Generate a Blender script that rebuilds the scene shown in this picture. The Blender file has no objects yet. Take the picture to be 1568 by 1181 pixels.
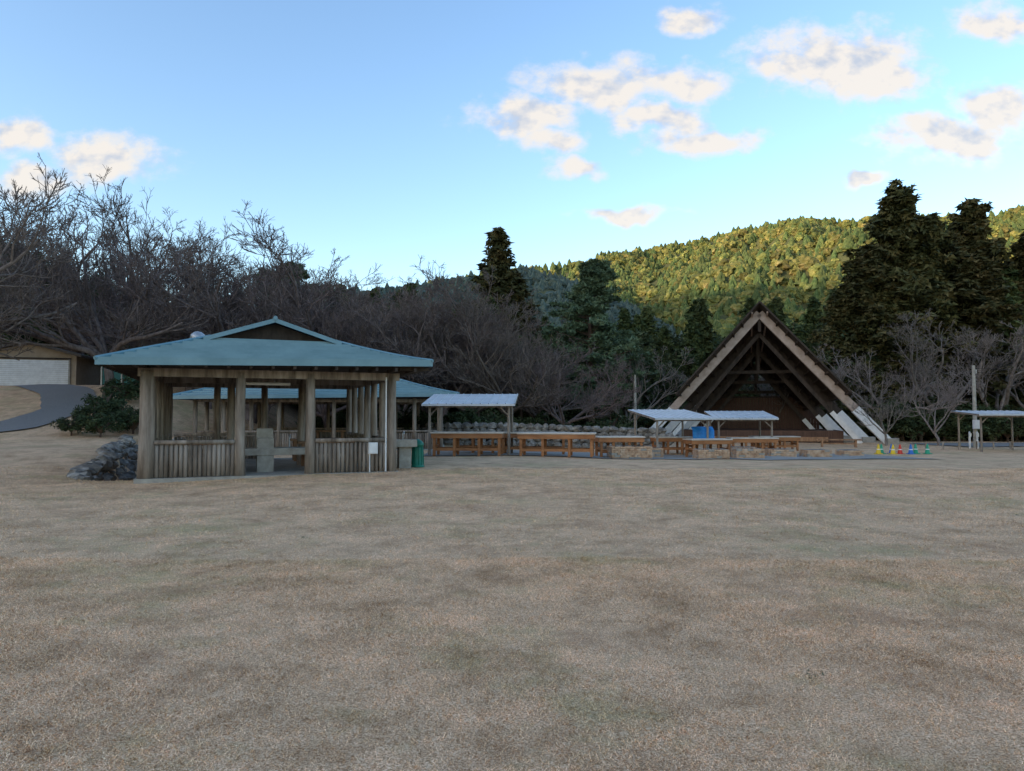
import bpy, math, random
import numpy as np
from mathutils import Vector, Matrix, noise as mnoise
sc=bpy.context.scene
R=math.radians
def sst(a,b,x):
    t=np.clip((x-a)/(b-a),0,1); return t*t*(3-2*t)
# ------------------------------------------------------------ materials
def nt_new(name):
    m=bpy.data.materials.new(name); m.use_nodes=True
    nt=m.node_tree; return m,nt,nt.nodes,nt.links,nt.nodes['Principled BSDF']
def mat(name,cols,scale=3,rough=.8,stretch=(1,1,1),bump=0,spec=.3,detail=4,coord='Object',metal=0,rnd=0,lo=.3,hi=.7,bdist=.02):
    m,nt,N,L,P=nt_new(name)
    tc=N.new('ShaderNodeTexCoord'); mp=N.new('ShaderNodeMapping'); mp.inputs['Scale'].default_value=stretch
    L.new(tc.outputs[coord],mp.inputs[0])
    nz=N.new('ShaderNodeTexNoise'); nz.inputs['Scale'].default_value=scale; nz.inputs['Detail'].default_value=detail; nz.inputs['Roughness'].default_value=.65
    L.new(mp.outputs[0],nz.inputs[0])
    cr=N.new('ShaderNodeValToRGB'); e=cr.color_ramp.elements
    while len(e)<len(cols): e.new(.5)
    for i,c in enumerate(cols):
        e[i].position=lo+(hi-lo)*i/(max(1,len(cols)-1)); e[i].color=(*c,1)
    L.new(nz.outputs[0],cr.inputs[0]); out=cr.outputs[0]
    if rnd>0:
        oi=N.new('ShaderNodeObjectInfo'); hs=N.new('ShaderNodeHueSaturation')
        mr=N.new('ShaderNodeMapRange'); mr.inputs[3].default_value=1-rnd; mr.inputs[4].default_value=1+rnd
        mh=N.new('ShaderNodeMapRange'); mh.inputs[3].default_value=.5-rnd*.08; mh.inputs[4].default_value=.5+rnd*.06
        L.new(oi.outputs['Random'],mr.inputs[0]); L.new(mr.outputs[0],hs.inputs['Value'])
        wn=N.new('ShaderNodeMath'); wn.operation='FRACT'; wm=N.new('ShaderNodeMath'); wm.operation='MULTIPLY'; wm.inputs[1].default_value=17.3
        L.new(oi.outputs['Random'],wm.inputs[0]); L.new(wm.outputs[0],wn.inputs[0]); L.new(wn.outputs[0],mh.inputs[0]); L.new(mh.outputs[0],hs.inputs['Hue'])
        L.new(out,hs.inputs['Color']); out=hs.outputs[0]
    L.new(out,P.inputs['Base Color']); P.inputs['Roughness'].default_value=rough
    P.inputs['Specular IOR Level'].default_value=spec; P.inputs['Metallic'].default_value=metal
    if bump>0:
        b=N.new('ShaderNodeBump'); b.inputs['Strength'].default_value=bump; b.inputs['Distance'].default_value=bdist
        L.new(nz.outputs[0],b.inputs['Height']); L.new(b.outputs[0],P.inputs['Normal'])
    return m
def grass_mat(name,gain,blade):
    m,nt,N,L,P=nt_new(name)
    g=N.new('ShaderNodeNewGeometry')
    def nz(s,d=4,r=.6):
        n=N.new('ShaderNodeTexNoise'); n.inputs['Scale'].default_value=s; n.inputs['Detail'].default_value=d; n.inputs['Roughness'].default_value=r
        L.new(g.outputs['Position'],n.inputs[0]); return n.outputs[0]
    def ramp(inp,stops):
        c=N.new('ShaderNodeValToRGB'); e=c.color_ramp.elements
        while len(e)<len(stops): e.new(.5)
        for i,(p,col) in enumerate(stops): e[i].position=p; e[i].color=(*col,1)
        L.new(inp,c.inputs[0]); return c.outputs[0]
    def mix(f,a,b,mode='MIX'):
        x=N.new('ShaderNodeMix'); x.data_type='RGBA'; x.blend_type=mode
        if isinstance(f,float): x.inputs[0].default_value=f
        else: L.new(f,x.inputs[0])
        L.new(a,x.inputs[6]); 
        if isinstance(b,tuple): x.inputs[7].default_value=(*b,1)
        else: L.new(b,x.inputs[7])
        return x.outputs[2]
    k=gain
    lo,hi=(.42,.58) if blade else (.36,.64)
    fine=ramp(nz(120 if blade else 80,3,.85),[(lo,(.24*k,.13*k,.058*k)),(.5,(.65*k,.405*k,.235*k)),(hi,(.98*k,.73*k,.49*k))])
    mid=ramp(nz(1.2,5,.8),[(.32,(.66,.61,.56)),(.5,(.98,.97,.97)),(.66,(1.2,1.16,1.16))])
    c=mix(1.0,fine,mid,'MULTIPLY')
    gf=ramp(nz(.36,5,.78),[(.51,(0,0,0)),(.68,(.62,.62,.62))])
    green=ramp(nz(60,2,.8),[(.38,(.14*k,.135*k,.05*k)),(.62,(.58*k,.48*k,.24*k))])
    c=mix(gf,c,green)
    rf=ramp(nz(.55,5,.75),[(.54,(0,0,0)),(.70,(.5,.5,.5))])
    c=mix(rf,c,(.37*k,.205*k,.12*k))
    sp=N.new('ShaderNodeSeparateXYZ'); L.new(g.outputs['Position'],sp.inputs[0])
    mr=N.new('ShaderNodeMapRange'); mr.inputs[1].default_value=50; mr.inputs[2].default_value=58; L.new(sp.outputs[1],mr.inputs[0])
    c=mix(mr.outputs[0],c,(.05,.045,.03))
    L.new(c,P.inputs['Base Color']); P.inputs['Roughness'].default_value=.9; P.inputs['Specular IOR Level'].default_value=.05
    if not blade:
        b=N.new('ShaderNodeBump'); b.inputs['Strength'].default_value=.3; b.inputs['Distance'].default_value=.01
        L.new(nz(140,2,.8),b.inputs['Height']); L.new(b.outputs[0],P.inputs['Normal'])
    return m
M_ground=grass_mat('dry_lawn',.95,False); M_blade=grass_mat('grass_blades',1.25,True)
M_wood=mat('weathered_log',[(.10,.075,.056),(.25,.20,.16),(.40,.335,.28)],6,.85,(1,1,.12),.5)
M_wood2=mat('brown_timber',[(.14,.075,.04),(.30,.16,.085),(.38,.22,.12)],5,.7,(1,1,.3),.3)
M_table=mat('table_wood',[(.22,.085,.032),(.42,.18,.07)],4,.6,(.3,1,1),.2)
M_top=mat('table_top',[(.46,.37,.29),(.66,.56,.46)],3,.5,(1,1,1),.1)
M_roof=mat('teal_metal_roof',[(.10,.205,.245),(.16,.285,.33)],1.3,.32,(1,1,1),0,.6)
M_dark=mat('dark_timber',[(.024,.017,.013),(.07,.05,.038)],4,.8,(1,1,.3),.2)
M_conc=mat('concrete',[(.26,.232,.195),(.42,.385,.33)],4,.9,(1,1,1),.3)
M_white=mat('white_paint',[(.62,.61,.60),(.80,.79,.78)],3,.5,(1,1,1),.05)
M_wmetal=mat('pale_sheet_metal',[(.42,.43,.44),(.60,.61,.62)],2,.4,(1,1,1),0,.5)
M_glulam=mat('glulam_beam',[(.30,.22,.175),(.50,.395,.335)],2,.6,(1,1,1),.1)
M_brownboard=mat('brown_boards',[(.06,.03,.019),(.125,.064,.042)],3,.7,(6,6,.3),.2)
M_brick=mat('fire_brick',[(.26,.14,.08),(.50,.32,.20),(.6,.45,.33)],5,.9,(1,1,1),.4)
M_steel=mat('galvanised_steel',[(.3,.31,.32),(.45,.46,.47)],6,.4,(1,1,1),0,.5,metal=.6)
M_asph=mat('asphalt',[(.17,.152,.14),(.26,.238,.22)],18,.9,(1,1,1),.3)
M_gravel=mat('gravel',[(.18,.158,.135),(.39,.35,.305)],14,.95,(1,1,1),.6)
M_rock=mat('rock',[(.07,.058,.047),(.19,.165,.138),(.40,.36,.31)],3,.9,(1,1,1),.6)
M_greenp=mat('green_plastic',[(.01,.12,.08),(.015,.18,.12)],3,.4)
M_blue=mat('blue_tarp',[(.02,.16,.45),(.04,.28,.65)],5,.5,(1,1,1),.3)
M_bark=mat('cherry_bark',[(.09,.065,.054),(.22,.17,.148)],7,.9,(1,1,.4),0,detail=2,rnd=.25)
M_barkg=mat('grey_bark',[(.12,.095,.083),(.27,.228,.20)],7,.9,(1,1,.4),0,detail=2,rnd=.2)
M_barkb=mat('cedar_bark',[(.06,.038,.028),(.14,.095,.07)],7,.9,(1,1,.2),0,detail=2)
def leafmat(name,a,b,c,rnd=.25,s=1.1): 
    return mat(name,[a,b,c],s,.75,(1,1,1),0,.15,detail=3,rnd=rnd)
M_cedar=leafmat('cedar_foliage',(.021,.026,.010),(.062,.063,.022),(.16,.13,.05))
M_cedar2=leafmat('cedar_foliage_green',(.025,.041,.015),(.066,.087,.03),(.13,.15,.055))
M_pine=leafmat('pine_needles',(.045,.07,.04),(.10,.145,.08),(.18,.23,.13))
M_ever=leafmat('evergreen_leaves',(.020,.033,.016),(.056,.075,.032),(.12,.135,.06))
M_hillA=leafmat('hill_broadleaf',(.065,.080,.022),(.145,.148,.042),(.25,.22,.08),.38,.2)
M_hillB=leafmat('hill_conifer',(.036,.06,.02),(.08,.108,.036),(.135,.155,.056),.3,.2)
M_hillC=leafmat('hill_haze_forest',(.045,.07,.06),(.075,.10,.085),(.11,.13,.10),.3,.2)  # distance haze put into the leaf colour: bluish, low contrast
M_hillg=mat('hill_floor',[(.05,.06,.025),(.10,.10,.04)],.05,.9)
# ------------------------------------------------------------ mesh builder
class MB:
    def __init__(s,M=None): s.v=[];s.f=[];s.m=[];s.mats=[];s.M=M or Matrix()
    def mi(s,m):
        if m not in s.mats: s.mats.append(m)
        return s.mats.index(m)
    def add(s,vs,fs,m):
        o=len(s.v); s.v+=[tuple(s.M@Vector(v)) for v in vs]; i=s.mi(m)
        for f in fs: s.f.append(tuple(o+k for k in f)); s.m.append(i)
    def box(s,c,d,m,rot=None):
        vs=[Vector((x*d[0]/2,y*d[1]/2,z*d[2]/2)) for x in(-1,1) for y in(-1,1) for z in(-1,1)]
        if rot is not None:
            vs=[rot@v for v in vs]
        vs=[v+Vector(c) for v in vs]
        s.add(vs,[(0,1,3,2),(4,6,7,5),(0,4,5,1),(2,3,7,6),(0,2,6,4),(1,5,7,3)],m)
    def beam(s,a,b,w,h,m,up=(0,0,1)):
        a=Vector(a);b=Vector(b);d=(b-a);l=d.length;d.normalize()
        x=d.cross(Vector(up)); 
        if x.length<1e-3: x=d.cross(Vector((0,1,0)))
        x.normalize(); z=x.cross(d)
        rot=Matrix((x,d,z)).transposed()
        s.box((a+b)/2,(w,l,h),m,rot)
    def tube(s,pts,rad,n,m,cap=True):
        pts=[Vector(p) for p in pts]; vs=[];fs=[]
        for i,p in enumerate(pts):
            d=(pts[min(i+1,len(pts)-1)]-pts[max(i-1,0)]).normalized()
            a=Vector((1,0,0)) if abs(d.x)<.8 else Vector((0,1,0))
            x=d.cross(a).normalized(); y=d.cross(x)
            for k in range(n):
                t=2*math.pi*k/n; vs.append(p+(x*math.cos(t)+y*math.sin(t))*rad[i])
        for i in range(len(pts)-1):
            for k in range(n):
                k2=(k+1)%n; fs.append((i*n+k,i*n+k2,(i+1)*n+k2,(i+1)*n+k))
        if cap: fs.append(tuple(range(n-1,-1,-1))); fs.append(tuple((len(pts)-1)*n+k for k in range(n)))
        s.add(vs,fs,m)
    def obj(s,name,parent=None,smooth=False,bevel=0):
        me=bpy.data.meshes.new(name); me.from_pydata(s.v,[],s.f)
        for m in s.mats: me.materials.append(m)
        me.polygons.foreach_set('material_index',s.m)
        if smooth: me.polygons.foreach_set('use_smooth',[True]*len(me.polygons))
        me.update()
        o=bpy.data.objects.new(name,me); sc.collection.objects.link(o)
        if parent: o.parent=parent
        if bevel: b=o.modifiers.new('b','BEVEL'); b.width=bevel; b.segments=1; b.limit_method='ANGLE'
        return o
def empty(name,loc=(0,0,0)):
    e=bpy.data.objects.new(name,None); sc.collection.objects.link(e); return e
def npmesh(name,V,F,mats,smooth=False,mi=None):
    me=bpy.data.meshes.new(name); k=F.shape[1]
    me.vertices.add(len(V)); me.vertices.foreach_set('co',V.astype(np.float32).ravel())
    me.loops.add(F.size); me.loops.foreach_set('vertex_index',F.astype(np.int32).ravel())
    me.polygons.add(len(F)); me.polygons.foreach_set('loop_start',np.arange(0,F.size,k,dtype=np.int32))
    try: me.polygons.foreach_set('loop_total',np.full(len(F),k,dtype=np.int32))
    except Exception: pass
    for m in mats: me.materials.append(m)
    if mi is not None: me.polygons.foreach_set('material_index',mi.astype(np.int32))
    me.polygons.foreach_set('use_smooth',np.full(len(F),smooth))
    me.update(calc_edges=True); me.validate(); return me
def link(name,me,loc=(0,0,0),rz=0,s=1):
    o=bpy.data.objects.new(name,me); sc.collection.objects.link(o); o.location=loc; o.rotation_euler=(0,0,rz); o.scale=(s,s,s) if not hasattr(s,'__len__') else s; return o
# ------------------------------------------------------------ terrain
DP=[(-10.15,18.6),(-12.0,23),(-15.6,31)]
def seg_d(x,y,a,b):
    ax,ay=a;bx,by=b; dx,dy=bx-ax,by-ay; t=np.clip(((x-ax)*dx+(y-ay)*dy)/(dx*dx+dy*dy),0,1)
    return np.hypot(x-ax-t*dx,y-ay-t*dy)
def H(x,y):
    x=np.asarray(x,float); y=np.asarray(y,float)
    h=.10*sst(10,18,y)*sst(-8,-3,x)*(1-sst(24,32,y))
    h=h-.28*sst(18,33,y)*sst(-2,8,x)
    h=h+3.0*sst(27,45,y)*sst(-13,-21,x)
    h=h+.45*sst(17,24,y)*sst(-11.0,-13.2,x)
    h=h+np.maximum(0,y-58)*.09*(y<400)
    h=h+.02*np.sin(x*.9+1)*np.cos(y*.7)+.015*np.sin(x*2.1)*np.sin(y*1.7+2)
    d=np.minimum(seg_d(x,y,DP[0],DP[1]),seg_d(x,y,DP[1],DP[2]))
    h=h-1.0*(1-sst(.5,1.0,d))
    return h
def axis(parts):
    a=[]
    for lo,hi,st in parts: a+=list(np.arange(lo,hi,st))
    return np.array(a)
xs=axis([(-2500,-400,300),(-400,-60,20),(-60,-26,1.5),(-26,-8,.25),(-8,12,.6),(12,60,1.5),(60,400,20),(400,2600,300)])
ys=axis([(-2500,-400,300),(-400,-20,40),(-20,2,2),(2,14,.6),(14,34,.25),(34,60,1),(60,400,10),(400,3000,300)])
X,Y=np.meshgrid(xs,ys); Z=H(X,Y); Z=np.where(Y>300,np.minimum(Z,20),Z)
V=np.stack([X.ravel(),Y.ravel(),Z.ravel()],1); nx=len(xs); I=np.arange(len(ys)-1)[:,None]*nx+np.arange(nx-1)[None,:]; I=I.ravel()
F=np.stack([I,I+1,I+1+nx,I+nx],1)
link('ground',npmesh('ground',V,F,[M_ground],True))
def hz(x,y): return float(H(x,y))
def strip(name,pts,w,m,off=.03,n=60):
    P=np.array(pts,float); t=np.linspace(0,len(P)-1,n)
    cx=np.interp(t,range(len(P)),P[:,0]); cy=np.interp(t,range(len(P)),P[:,1])
    for _ in range(6): 
        cx[1:-1]=(cx[:-2]+cx[1:-1]*2+cx[2:])/4; cy[1:-1]=(cy[:-2]+cy[1:-1]*2+cy[2:])/4
    dx=np.gradient(cx);dy=np.gradient(cy);l=np.hypot(dx,dy); nxx=-dy/l; nyy=dx/l
    K=9; V=[];F=[]
    rr=random.Random(4)
    for i in range(n):
        for k in range(K):
            s=(k/(K-1)-.5)*w*(1+ (.03*rr.uniform(-1,1)))
            x=cx[i]+nxx[i]*s;y=cy[i]+nyy[i]*s; V.append((x,y,hz(x,y)+off))
    for i in range(n-1):
        for k in range(K-1): a=i*K+k; F.append((a,a+1,a+K+1,a+K))
    return link(name,npmesh(name,np.array(V),np.array(F),[m],True))
strip('driveway',[(-36,27.5),(-27,29.5),(-22.5,32),(-22.3,36),(-25,40),(-29,43.5)],2.5,M_asph,.06,90)
strip('gravel_yard',[(-3.5,29.5),(4,29.8),(12,30.8),(17,31.5)],6.0,M_gravel,.025,60)
strip('road',[(26,44),(34,45),(50,46.5),(75,48)],5.0,M_asph,.04,60)
# ------------------------------------------------------------ lawn grass blades
rng=np.random.default_rng(3)
def blades(n,ymin,ymax,lmin,lmax,wd):
    yy=ymin+(ymax-ymin)*rng.random(n)**.9; xx=(rng.random(n)*2-1)*(yy*.78+1.2)
    zz=H(xx,yy); az=rng.random(n)*2*np.pi; tilt=rng.uniform(.05,.8,n); L=rng.uniform(lmin,lmax,n)
    w=wd*rng.uniform(.7,1.3,n)*(.8+yy*.09)
    d=np.stack([np.cos(az)*np.cos(tilt),np.sin(az)*np.cos(tilt),np.sin(tilt)],1)*L[:,None]
    a2=rng.random(n)*2*np.pi; s=np.stack([np.cos(a2),np.sin(a2),np.zeros(n)],1)*w[:,None]
    b=np.stack([xx,yy,zz-.004],1)
    return np.stack([b-s,b+s,b+d],1).reshape(-1,3)
Vb=np.concatenate([blades(330000,2.4,8,.022,.055,.0028),blades(170000,7.5,20,.03,.06,.0034)])
ws=[]
for i in range(16):
    y=4+rng.random()*13; x=(rng.random()*2-1)*y*.75; n=12
    az=rng.random(n)*6.28; L=rng.uniform(.015,.04,n); ti=rng.uniform(.1,.6,n)
    b=np.stack([x+rng.normal(0,.03,n),y+rng.normal(0,.03,n),np.full(n,hz(x,y)+.005)],1)
    d=np.stack([np.cos(az)*np.cos(ti),np.sin(az)*np.cos(ti),np.sin(ti)],1)*L[:,None]
    s=np.stack([np.cos(az+1.57),np.sin(az+1.57),0*az],1)*.006
    ws.append(np.stack([b-s,b+s,b+d],1).reshape(-1,3))
link('lawn_grass',npmesh('lawn_grass',Vb,np.arange(len(Vb)).reshape(-1,3),[M_blade]))
M_weed=mat('weed_leaves',[(.09,.10,.05),(.2,.19,.10)],5)
Vw=np.concatenate(ws); link('lawn_weeds',npmesh('lawn_weeds',Vw,np.arange(len(Vw)).reshape(-1,3),[M_weed]))
# ------------------------------------------------------------ hills
def fan(name,u0,u1,y0,y1,ridge,spur,seed,nu,nt,back=1.35,foot=0.0,pw=1.1,sc_n=1.0):
    us=np.linspace(u0,u1,nu); ts=np.linspace(0,back,nt)
    ru=[(p-784)/1090 for p,_ in ridge]; rz=[1.6+(635-q)/1090*y1 for _,q in ridge]
    Zr=np.interp(us,ru,rz)
    V=np.zeros((nt,nu,3))
    for i,t in enumerate(ts):
        y=y0+(y1-y0)*t
        pr=t**pw if t<=1 else max(0,1-(t-1)*1.2)
        for j,u in enumerate(us):
            x=u*y
            n=mnoise.fractal(Vector((x/(140*sc_n)+seed,y/(420*sc_n),seed)),1.0,2.0,4)
            n2=mnoise.fractal(Vector((x/(50*sc_n)+seed,y/(60*sc_n),seed+5)),1.0,2.0,3)
            amp=spur*math.sin(min(1,t)*math.pi)**.8+spur*.10
            V[i,j]=(x+n2*6*sc_n,y,foot+(Zr[j]-foot)*pr+n*amp+n2*amp*.3)
    I=(np.arange(nt-1)[:,None]*nu+np.arange(nu-1)[None,:]).ravel()
    F=np.stack([I,I+1,I+1+nu,I+nu],1)
    link(name,npmesh(name,V.reshape(-1,3),F,[M_hillg],True)); return V
def sample(V,n,seed,tmax=1.02,back=1.35):
    r=np.random.default_rng(seed); nt,nu,_=V.shape
    a=r.random(n)*(nt-1)*tmax/back; b=r.random(n)*(nu-1.001)
    i=a.astype(int);j=b.astype(int);fa=(a-i)[:,None];fb=(b-j)[:,None]
    return V[i,j]*(1-fa)*(1-fb)+V[i+1,j]*fa*(1-fb)+V[i,j+1]*(1-fa)*fb+V[i+1,j+1]*fa*fb
def blob(name,seed,m,r,h,cone=False):
    import bmesh
    bm=bmesh.new(); bmesh.ops.create_icosphere(bm,subdivisions=3,radius=1)
    for v in bm.verts:
        c=v.co.copy(); n=mnoise.fractal(c*1.7+Vector((seed*7,0,0)),.8,2.1,4); n2=mnoise.noise(c*6+Vector((seed,3,1)))
        k=1+n*.45+n2*.2
        if cone:
            t=(c.z+1)/2; rr=(1-t)**.75*1.25+.02; a=Vector((c.x,c.y)); l=max(a.length,1e-4); a=a/l*rr*min(1,l*2.2)
            v.co=Vector((a.x*r*k,a.y*r*k,t*h))
        else: v.co=Vector((c.x*r*k,c.y*r*k,h*.5+c.z*h*.5*k))
    me=bpy.data.meshes.new(name); bm.to_mesh(me); bm.free(); me.materials.append(m)
    return bpy.data.objects.new(name,me)
def coll(name,objs):
    c=bpy.data.collections.new(name)
    for o in objs: c.objects.link(o)
    return c
def scatter(name,pts,sizes,col,seed=0):
    r=np.random.default_rng(seed); n=len(pts)
    me=bpy.data.meshes.new(name); me.from_pydata([tuple(p) for p in pts],[],[])
    a=me.attributes.new('isc','FLOAT_VECTOR','POINT'); sv=np.stack([sizes*r.uniform(.85,1.15,n),sizes*r.uniform(.85,1.15,n),sizes],1); a.data.foreach_set('vector',sv.astype(np.float32).ravel())
    a=me.attributes.new('irt','FLOAT_VECTOR','POINT'); rv=np.zeros((n,3)); rv[:,2]=r.random(n)*6.283; a.data.foreach_set('vector',rv.astype(np.float32).ravel())
    a=me.attributes.new('iix','INT','POINT'); a.data.foreach_set('value',r.integers(0,len(col.objects),n).astype(np.int32))
    o=bpy.data.objects.new(name,me); sc.collection.objects.link(o)
    g=bpy.data.node_groups.new(name,'GeometryNodeTree'); g.interface.new_socket('Geometry',in_out='INPUT',socket_type='NodeSocketGeometry'); g.interface.new_socket('Geometry',in_out='OUTPUT',socket_type='NodeSocketGeometry')
    N=g.nodes;L=g.links; gi=N.new('NodeGroupInput');go=N.new('NodeGroupOutput')
    ci=N.new('GeometryNodeCollectionInfo'); ci.inputs['Collection'].default_value=col; ci.inputs['Separate Children'].default_value=True; ci.inputs['Reset Children'].default_value=True
    ip=N.new('GeometryNodeInstanceOnPoints'); ip.inputs['Pick Instance'].default_value=True
    def na(nm,t):
        q=N.new('GeometryNodeInputNamedAttribute'); q.data_type=t; q.inputs['Name'].default_value=nm; return [s for s in q.outputs if s.enabled][0]
    L.new(gi.outputs[0],ip.inputs['Points']); L.new(ci.outputs[0],ip.inputs['Instance'])
    L.new(na('isc','FLOAT_VECTOR'),ip.inputs['Scale']); L.new(na('irt','FLOAT_VECTOR'),ip.inputs['Rotation']); L.new(na('iix','INT'),ip.inputs['Instance Index'])
    L.new(ip.outputs[0],go.inputs[0])
    md=o.modifiers.new('scatter','NODES'); md.node_group=g; return o
c_hill=coll('hill_trees',[blob('hill_broadleaf_%d'%i,i,M_hillA,5,8) for i in range(4)]+[blob('hill_conifer_%d'%i,i+9,M_hillB,3.4,12,True) for i in range(3)])
c_dark=coll('near_hill_trees',[blob('hazy_broadleaf_%d'%i,i+20,M_hillC,5,8) for i in range(2)]+[blob('hazy_conifer_%d'%i,i+29,M_hillC,3.2,12,True) for i in range(2)])
mt=fan('mountain',-.12,1.15,330,800,[(640,440),(700,428),(800,410),(880,408),(960,390),(1050,374),(1150,356),(1250,338),(1310,333),(1400,348),(1480,339),(1568,325),(1750,345),(2100,420)],62,3.3,270,110)
p=sample(mt,17000,1); scatter('mountain_forest',p-np.array([0,0,2.0]),np.random.default_rng(5).uniform(.5,1.1,len(p)),c_hill,2)
mh=fan('middle_hill',-.40,.34,250,520,[(300,500),(480,450),(600,442),(700,424),(800,414),(850,424),(900,440),(960,466),(1030,500),(1100,540),(1160,570)],16,8.1,140,60)
p=sample(mh,4500,2); scatter('middle_hill_forest',p-np.array([0,0,2.0]),np.random.default_rng(6).uniform(.35,.8,len(p)),c_dark,3)
# unseen ridge added on the sun side, shaped so its shadow covers the valley floor
rx=np.linspace(-900,-190,50); ry=np.linspace(-900,640,90); RX,RY=np.meshgrid(rx,ry)
RZ=216*np.exp(-((RX+480)/120.)**2)*sst(-900,-650,RY)*(1-sst(380,640,RY))
nn=np.array([mnoise.fractal(Vector((a/120,b/120,2.)),1,2,4) for a,b in zip(RX.ravel(),RY.ravel())]).reshape(RX.shape)
RZ=RZ+nn*22*(RZ/232)-1
I=(np.arange(89)[:,None]*50+np.arange(49)[None,:]).ravel(); Fr=np.stack([I,I+1,I+51,I+50],1)
link('sun_block_ridge',npmesh('sun_block_ridge',np.stack([RX.ravel(),RY.ravel(),RZ.ravel()],1),Fr,[M_hillB],True))
# ------------------------------------------------------------ foliage trees
def leaves(centers,rad,per,ls,r,drop=0.,flat=1.):
    n=len(centers)*per; C=np.repeat(centers,per,0); RR=np.repeat(rad,per)
    o=r.normal(0,1,(n,3)); o/=np.linalg.norm(o,axis=1)[:,None]; o*=(r.random(n)**.45*RR)[:,None]; o[:,2]*=flat
    P=C+o; d=r.normal(0,1,(n,3)); d[:,2]=d[:,2]*.5-drop; d/=np.linalg.norm(d,axis=1)[:,None]
    e=r.normal(0,1,(n,3)); e=np.cross(d,e); e/=np.linalg.norm(e,axis=1)[:,None]
    L=(ls*r.uniform(.6,1.4,n))[:,None]
    q=np.stack([P-e*L*.28,P+e*L*.28,P+d*L],1).reshape(-1,3); return q
def foliage_tree(name,seed,Ht,Rd,kind,mleaf,nb=110,per=70,ls=.3,pwr=.72):
    r=np.random.default_rng(seed); C=[];Rr=[]; mb=MB()
    lean=r.normal(0,.02,2)
    for b in range(nb):
        t=(b+.5)/nb; az=b*2.399+r.normal(0,.3)
        if kind=='cedar':
            z=Ht*(.06+.93*t); rr=Rd*((1-t)**pwr)*r.uniform(.5,1.25)*(1+.25*math.sin(az*2+z*.7+seed))+.12; k=4 if rr>1 else 2
            for q in range(k):
                f=(q+1)/k; C.append((math.cos(az)*rr*f+lean[0]*z,math.sin(az)*rr*f+lean[1]*z,z-rr*.22*f+r.normal(0,.15))); Rr.append((.26+.22*rr**.6)*(1.1-.4*f)*r.uniform(.75,1.35))
            drop=.5;flat=.9
        elif kind=='pine':
            lay=t+r.normal(0,.012); lay=min(.98,max(0,lay)); z=Ht*(.20+.78*lay); side=.62+.38*math.sin(az+lay*9); rr=Rd*((1-lay)**.5)*r.uniform(.35,1.15)*side+.25
            for q in range(3):
                f=.3+.7*(q+1)/3; C.append((math.cos(az)*rr*f,math.sin(az)*rr*f,z+.12*rr*f+r.normal(0,.08))); Rr.append(r.uniform(.28,.62))
            mb.tube([(0,0,z-.3),(math.cos(az)*rr,math.sin(az)*rr,z+.1*rr)],[.05,.015],4,M_barkb,False)
            drop=-.5;flat=.5
        else:
            ph=r.random()*6.28; ct=r.uniform(-.75,1); st=math.sqrt(1-ct*ct); k=r.uniform(.55,1.05)
            n=1+.35*math.sin(ph*2+seed)+.2*math.sin(ct*5+seed*2)
            C.append((Rd*k*n*st*math.cos(ph),Rd*k*n*st*math.sin(ph),Ht*(.58+.40*ct*k))); Rr.append(Rd*r.uniform(.2,.34)); drop=0;flat=.8
    C=np.array(C);Rr=np.array(Rr); V=leaves(C,Rr,per,ls,r,drop,flat)
    mb.tube([(0,0,-.5),(lean[0]*Ht*.5,lean[1]*Ht*.5,Ht*.5),(lean[0]*Ht,lean[1]*Ht,Ht*.97)],[Ht*.018+.05,Ht*.011+.03,.02],7,M_barkb,False)
    if kind=='round':
        for i in range(9):
            c=C[r.integers(len(C))]; mb.tube([(0,0,Ht*.3),tuple(np.array([c[0]*.5,c[1]*.5,(Ht*.3+c[2])/2+.2])),tuple(c)],[.12,.08,.03],4,M_barkb,False)
    tv=np.array(mb.v); tf=[]
    for f in mb.f: tf.append((f[0],f[1],f[2])); tf.append((f[0],f[2],f[3]))
    tf=np.array(tf)
    Vv=np.concatenate([tv,V]); Ff=np.concatenate([tf,np.arange(len(V)).reshape(-1,3)+len(tv)])
    mi=np.concatenate([np.zeros(len(tf)),np.ones(len(V)//3)])
    return npmesh(name,Vv,Ff,[M_barkb,mleaf],False,mi)
me_ced=[foliage_tree('cedar_mesh_%d'%i,40+i,20,4.6,'cedar',M_cedar,150,46,.44,.55) for i in range(3)]
me_cedn=foliage_tree('cedar_slim',50,17,3.0,'cedar',M_cedar,120,45,.40,.66)
me_pine=foliage_tree('pine_mesh',60,12.6,4.4,'pine',M_pine,130,85,.26)
me_r=[foliage_tree('evergreen_mesh_%d'%i,70+i,10,3.4,'round',M_ever,65,75,.40) for i in range(3)]
me_c=[foliage_tree('woodland_cedar_%d'%i,80+i,13,2.6,'cedar',M_cedar2,80,34,.46) for i in range(2)]
c_wood=coll('woodland_trees',[bpy.data.objects.new('wood_%d'%i,m) for i,m in enumerate(me_r+me_c)])
for (x,y,s,i,sz) in [(31.2,58,1.06,0,1.15),(39.6,61,1.02,1,1.15),(35.8,61,.95,2,1.25),(46,60,.92,0,1.2),(28.4,57,.80,1,1.25),(50,66,.95,2,1.2),(33.3,59,.93,2,1.2),(43,58,.88,2,1.25),(36.5,56.5,.74,0,1.4),(54,60,.8,1,1.3),(30,56,.6,1,1.4),(26.8,58,.62,2,1.2)]:
    link('cedar_tree',me_ced[i],(x,y,hz(x,y)-.3),x*2.1,(s*sz,s*sz,s))
link('cedar_tree',me_cedn,(-1.5,64,hz(-1.5,64)),1,(1.25,1.25,1.06))
link('cedar_tree',me_cedn,(.4,66,hz(.4,66)),2.6,(1.2,1.2,.84))
link('pine_tree',me_pine,(5.6,50,hz(5.6,50)-.2),.5,1.03)
link('pine_tree',me_pine,(8.6,54,hz(8.6,54)-.2),2.5,.68)
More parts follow.
